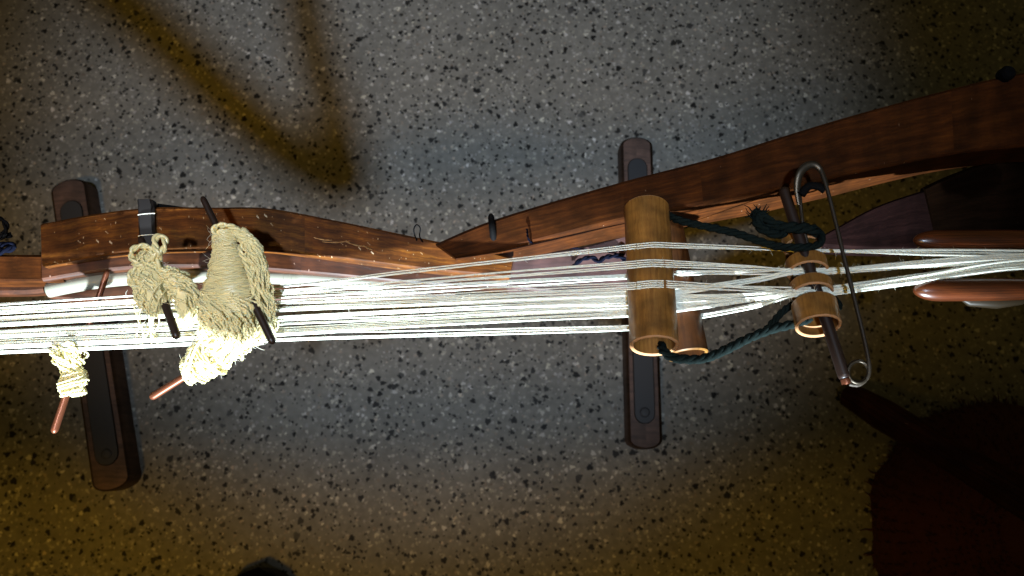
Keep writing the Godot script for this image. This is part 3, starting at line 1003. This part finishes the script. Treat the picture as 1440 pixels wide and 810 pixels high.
func heddles() -> void:
	var yr := 0.00046
	# 1: the left, smaller bundle with its curly top
	var o := thing("heddle_yarn", pt(215, 400, 0.008), "smaller cream yarn bundle with curly loops on top, left of the largest bundle", "yarn bundle", "cream yarn bundles tied on pins")
	var path := curve([pt(206, 352, 0.009), pt(208, 372, 0.010), pt(211, 395, 0.010), pt(217, 420, 0.009), pt(226, 438, 0.006)], 6)
	var w := widths([11, 18, 20, 21, 12], 6)
	put("core", core(path, w, 0.6), M.yarn, o)
	hairs(o, path, w, 90)
	var mb := MB.new()
	skein(mb, path, w, 0.66, 60, yr, 1.6, 0.2)
	wound(mb, path, w, 0.7, 5.0, yr, 1.2, 0.5)
	put("strands", mb, M.yarn, o)
	mb = MB.new()
	var p2 := curve([pt(226, 384, 0.010), pt(244, 392, 0.010), pt(258, 408, 0.008), pt(264, 432, 0.005), pt(258, 460, 0.002)], 6)
	var w2 := widths([9, 15, 17, 15, 9], 6)
	put("side_core", core(p2, w2, 0.6), M.yarn, o)
	skein(mb, p2, w2, 0.7, 50, yr, 2.2, 0.25)
	put("side_strands", mb, M.yarn, o)
	mb = MB.new()
	curl(mb, [pt(206, 372, 0.012), pt(194, 372, 0.013), pt(185, 362, 0.013), pt(188, 350, 0.014), pt(202, 346, 0.014), pt(214, 352, 0.014), pt(214, 364, 0.013), pt(206, 372, 0.012)], 0.0012)
	curl(mb, [pt(214, 364, 0.013), pt(222, 356, 0.015), pt(217, 342, 0.015), pt(222, 332, 0.015), pt(232, 337, 0.015), pt(230, 350, 0.015), pt(224, 362, 0.013), pt(222, 378, 0.012)], 0.0013)
	curl(mb, [pt(196, 374, 0.012), pt(184, 384, 0.012), pt(184, 398, 0.011), pt(194, 408, 0.011), pt(206, 412, 0.011)], 0.0012)
	curl(mb, [pt(226, 378, 0.012), pt(236, 384, 0.012), pt(250, 386, 0.0115), pt(268, 396, 0.010), pt(276, 410, 0.008), pt(270, 428, 0.006)], 0.001)
	for k in 9:
		var u := rng.randf_range(186, 224)
		var v := rng.randf_range(428, 446)
		curl(mb, [pt(206 + rng.randf_range(-12, 12), 420, 0.009), pt(u, v, 0.006), pt(u + rng.randf_range(-8, 8), v + 22, 0.003), pt(u + rng.randf_range(-6, 10), v + 40, 0.001)], yr * 0.7)
	put("loops", mb, M.yarn, o)
	pin("heddle_pin", pt(197, 332, 0.004), pt(250, 477, 0.0105), 0.0017, M.stick, "dark brown pin through the smaller cream bundle, blunt tip over the white yarn")
	# 2: the largest bundle, ribbed cone round its pin
	o = thing("heddle_yarn", pt(325, 400, 0.008), "largest cream yarn bundle, a ribbed cone round a dark pin", "yarn bundle", "cream yarn bundles tied on pins")
	path = curve([pt(314, 325, 0.011), pt(317, 348, 0.012), pt(319, 378, 0.013), pt(321, 408, 0.012), pt(322, 432, 0.009)], 8)
	w = widths([15, 17, 25, 35, 38], 8)
	put("core", core(path, w, 0.5), M.yarn, o)
	hairs(o, path, w, 130)
	mb = MB.new()
	wound(mb, path, w, 0.52, 44.0, 0.0004, 1.0, 0.12)
	put("ribs", mb, M.yarn, o)
	mb = MB.new()
	var drape := curve([pt(326, 322, 0.014), pt(344, 334, 0.0145), pt(357, 356, 0.0145), pt(363, 385, 0.0135), pt(369, 415, 0.0115), pt(377, 445, 0.008), pt(381, 470, 0.003)], 6)
	skein(mb, drape, widths([5, 8, 11, 12, 13, 12, 7], 6), 0.6, 42, yr, 3.0, 0.3)
	put("drape", mb, M.yarn, o)
	mb = MB.new()
	var skirt := curve([pt(322, 410, 0.012), pt(320, 434, 0.010), pt(312, 460, 0.006), pt(297, 488, 0.001)], 7)
	put("skirt_core", core(skirt, widths([32, 34, 29, 20], 7), 0.4), M.yarn, o)
	skein(mb, skirt, widths([36, 39, 33, 24], 7), 0.45, 105, yr, 1.0, 0.2)
	put("skirt", mb, M.yarn, o)
	mb = MB.new()
	curl(mb, [pt(305, 334, 0.012), pt(301, 322, 0.014), pt(310, 317, 0.0155), pt(322, 318, 0.016), pt(334, 322, 0.0155), pt(340, 334, 0.014)], 0.0012)
	curl(mb, [pt(338, 330, 0.014), pt(348, 332, 0.015), pt(354, 344, 0.015), pt(353, 362, 0.0145)], 0.0013)
	curl(mb, [pt(342, 338, 0.014), pt(338, 352, 0.015), pt(346, 372, 0.015), pt(354, 396, 0.014), pt(358, 420, 0.012)], 0.001)
	for k in 7:
		curl(mb, [pt(366 + k * 1.8, 420 + k * 3, 0.01), pt(371 + k * 2, 440 + k * 3, 0.008), pt(374 + k * 2.2, 458 + k * 2, 0.004), pt(372 + k * 2.2, 470 + k * 2, 0.001)], yr * 0.8)
	put("loops", mb, M.yarn, o)
	pin("heddle_pin", pt(284, 276, 0.009), pt(385, 484, 0.0125), 0.0016, M.stick, "long dark pin through the largest cream bundle, both thin ends showing")
	# 4: the bright wound bundle hanging below the warp
	o = thing("heddle_yarn", pt(295, 500, 0), "bright white yarn bundle wound on the copper pin below the largest bundle", "yarn bundle", "cream yarn bundles tied on pins")
	path = curve([pt(372, 448, 0.004), pt(352, 462, 0.005), pt(330, 474, 0.004), pt(306, 492, 0.0), pt(284, 508, -0.004), pt(262, 522, -0.007)], 6)
	w = widths([13, 22, 26, 26, 22, 14], 6)
	put("core", core(path, w, 0.5), M.yarn, o)
	hairs(o, path, w, 130)
	mb = MB.new()
	skein(mb, path, w, 0.6, 80, yr, 3.2, 0.3)
	put("strands", mb, M.yarn, o)
	mb = MB.new()
	var wr := curve([pt(304, 497, -0.001), pt(284, 510, -0.0045), pt(262, 524, -0.0072)], 8)
	wound(mb, wr, widths([27, 25, 16], 8), 0.62, 9.0, 0.0006, 1.2, 0.35)
	wound(mb, wr, widths([28, 26, 16], 8), 0.62, 4.0, 0.0006, -2.2, 0.4)
	put("binding", mb, M.yarn, o)
	pin("heddle_pin", pt(330, 486, -0.001), pt(211, 560, -0.0115), 0.0016, M.copper, "copper coloured pin pointing lower left out of the bright wound bundle")
	# 3: the small knot at the far left
	o = thing("heddle_yarn", pt(100, 522, 0), "smallest white yarn bundle at far left, tightly bound round a copper pin", "yarn bundle", "cream yarn bundles tied on pins")
	path = curve([pt(98, 484, -0.005), pt(98, 500, -0.005), pt(100, 518, -0.0065), pt(103, 534, -0.007), pt(102, 556, -0.0075)], 6)
	w = widths([28, 25, 14, 17, 15], 6)
	put("core", core(path, widths([20, 18, 12, 16, 14], 6), 0.5), M.yarn, o)
	mb = MB.new()
	skein(mb, path, w, 0.6, 40, 0.00042, 2.4, 0.2)
	put("strands", mb, M.yarn, o)
	mb = MB.new()
	wound(mb, curve([pt(102, 526, -0.0068), pt(103, 540, -0.0071), pt(102, 557, -0.0075)], 6), widths([18, 19, 16], 6), 0.7, 7.0, 0.0006, 1.0, 0.25)
	put("binding", mb, M.yarn, o)
	pin("heddle_pin", pt(152, 379, -0.004), pt(75, 610, -0.0085), 0.0015, M.copper, "copper coloured pin under the warp at far left, through the smallest bundle")

# fine hairs standing off a bundle
func hairs(parent: Node, path: PackedVector3Array, w: PackedFloat32Array, n: int) -> void:
	var mb := MB.new()
	for k in n:
		var i := rng.randi_range(0, path.size() - 2)
		var f := frame_at(path, i)
		var g := rng.randf() * TAU
		var o: Vector3 = f[1] * cos(g) + f[2] * sin(g) * 0.7
		var p := path[i] + o * w[i] * 0.95
		var b := Vector3(rng.randf_range(-1, 1), rng.randf_range(-1, 1), rng.randf_range(-1, 1)) * 0.0018
		mb.tube(PackedVector3Array([p, p + o * 0.0012 + b * 0.4, p + o * 0.0018 + b, p + o * 0.0019 + b * 1.7]), PackedFloat32Array([0.00008, 0.00007, 0.00006, 0.00004]), 3, 1.0, false)
	put("loose_fibres", mb, M.fuzz, parent).set_meta("kind", "stuff")

func pin(called: String, a: Vector3, b: Vector3, r: float, m: Material, label: String) -> void:
	var mi := rod(called, a, b, r * 0.8, r, m, self)
	tag(mi, label, "pin", "pins carrying the yarn bundles")
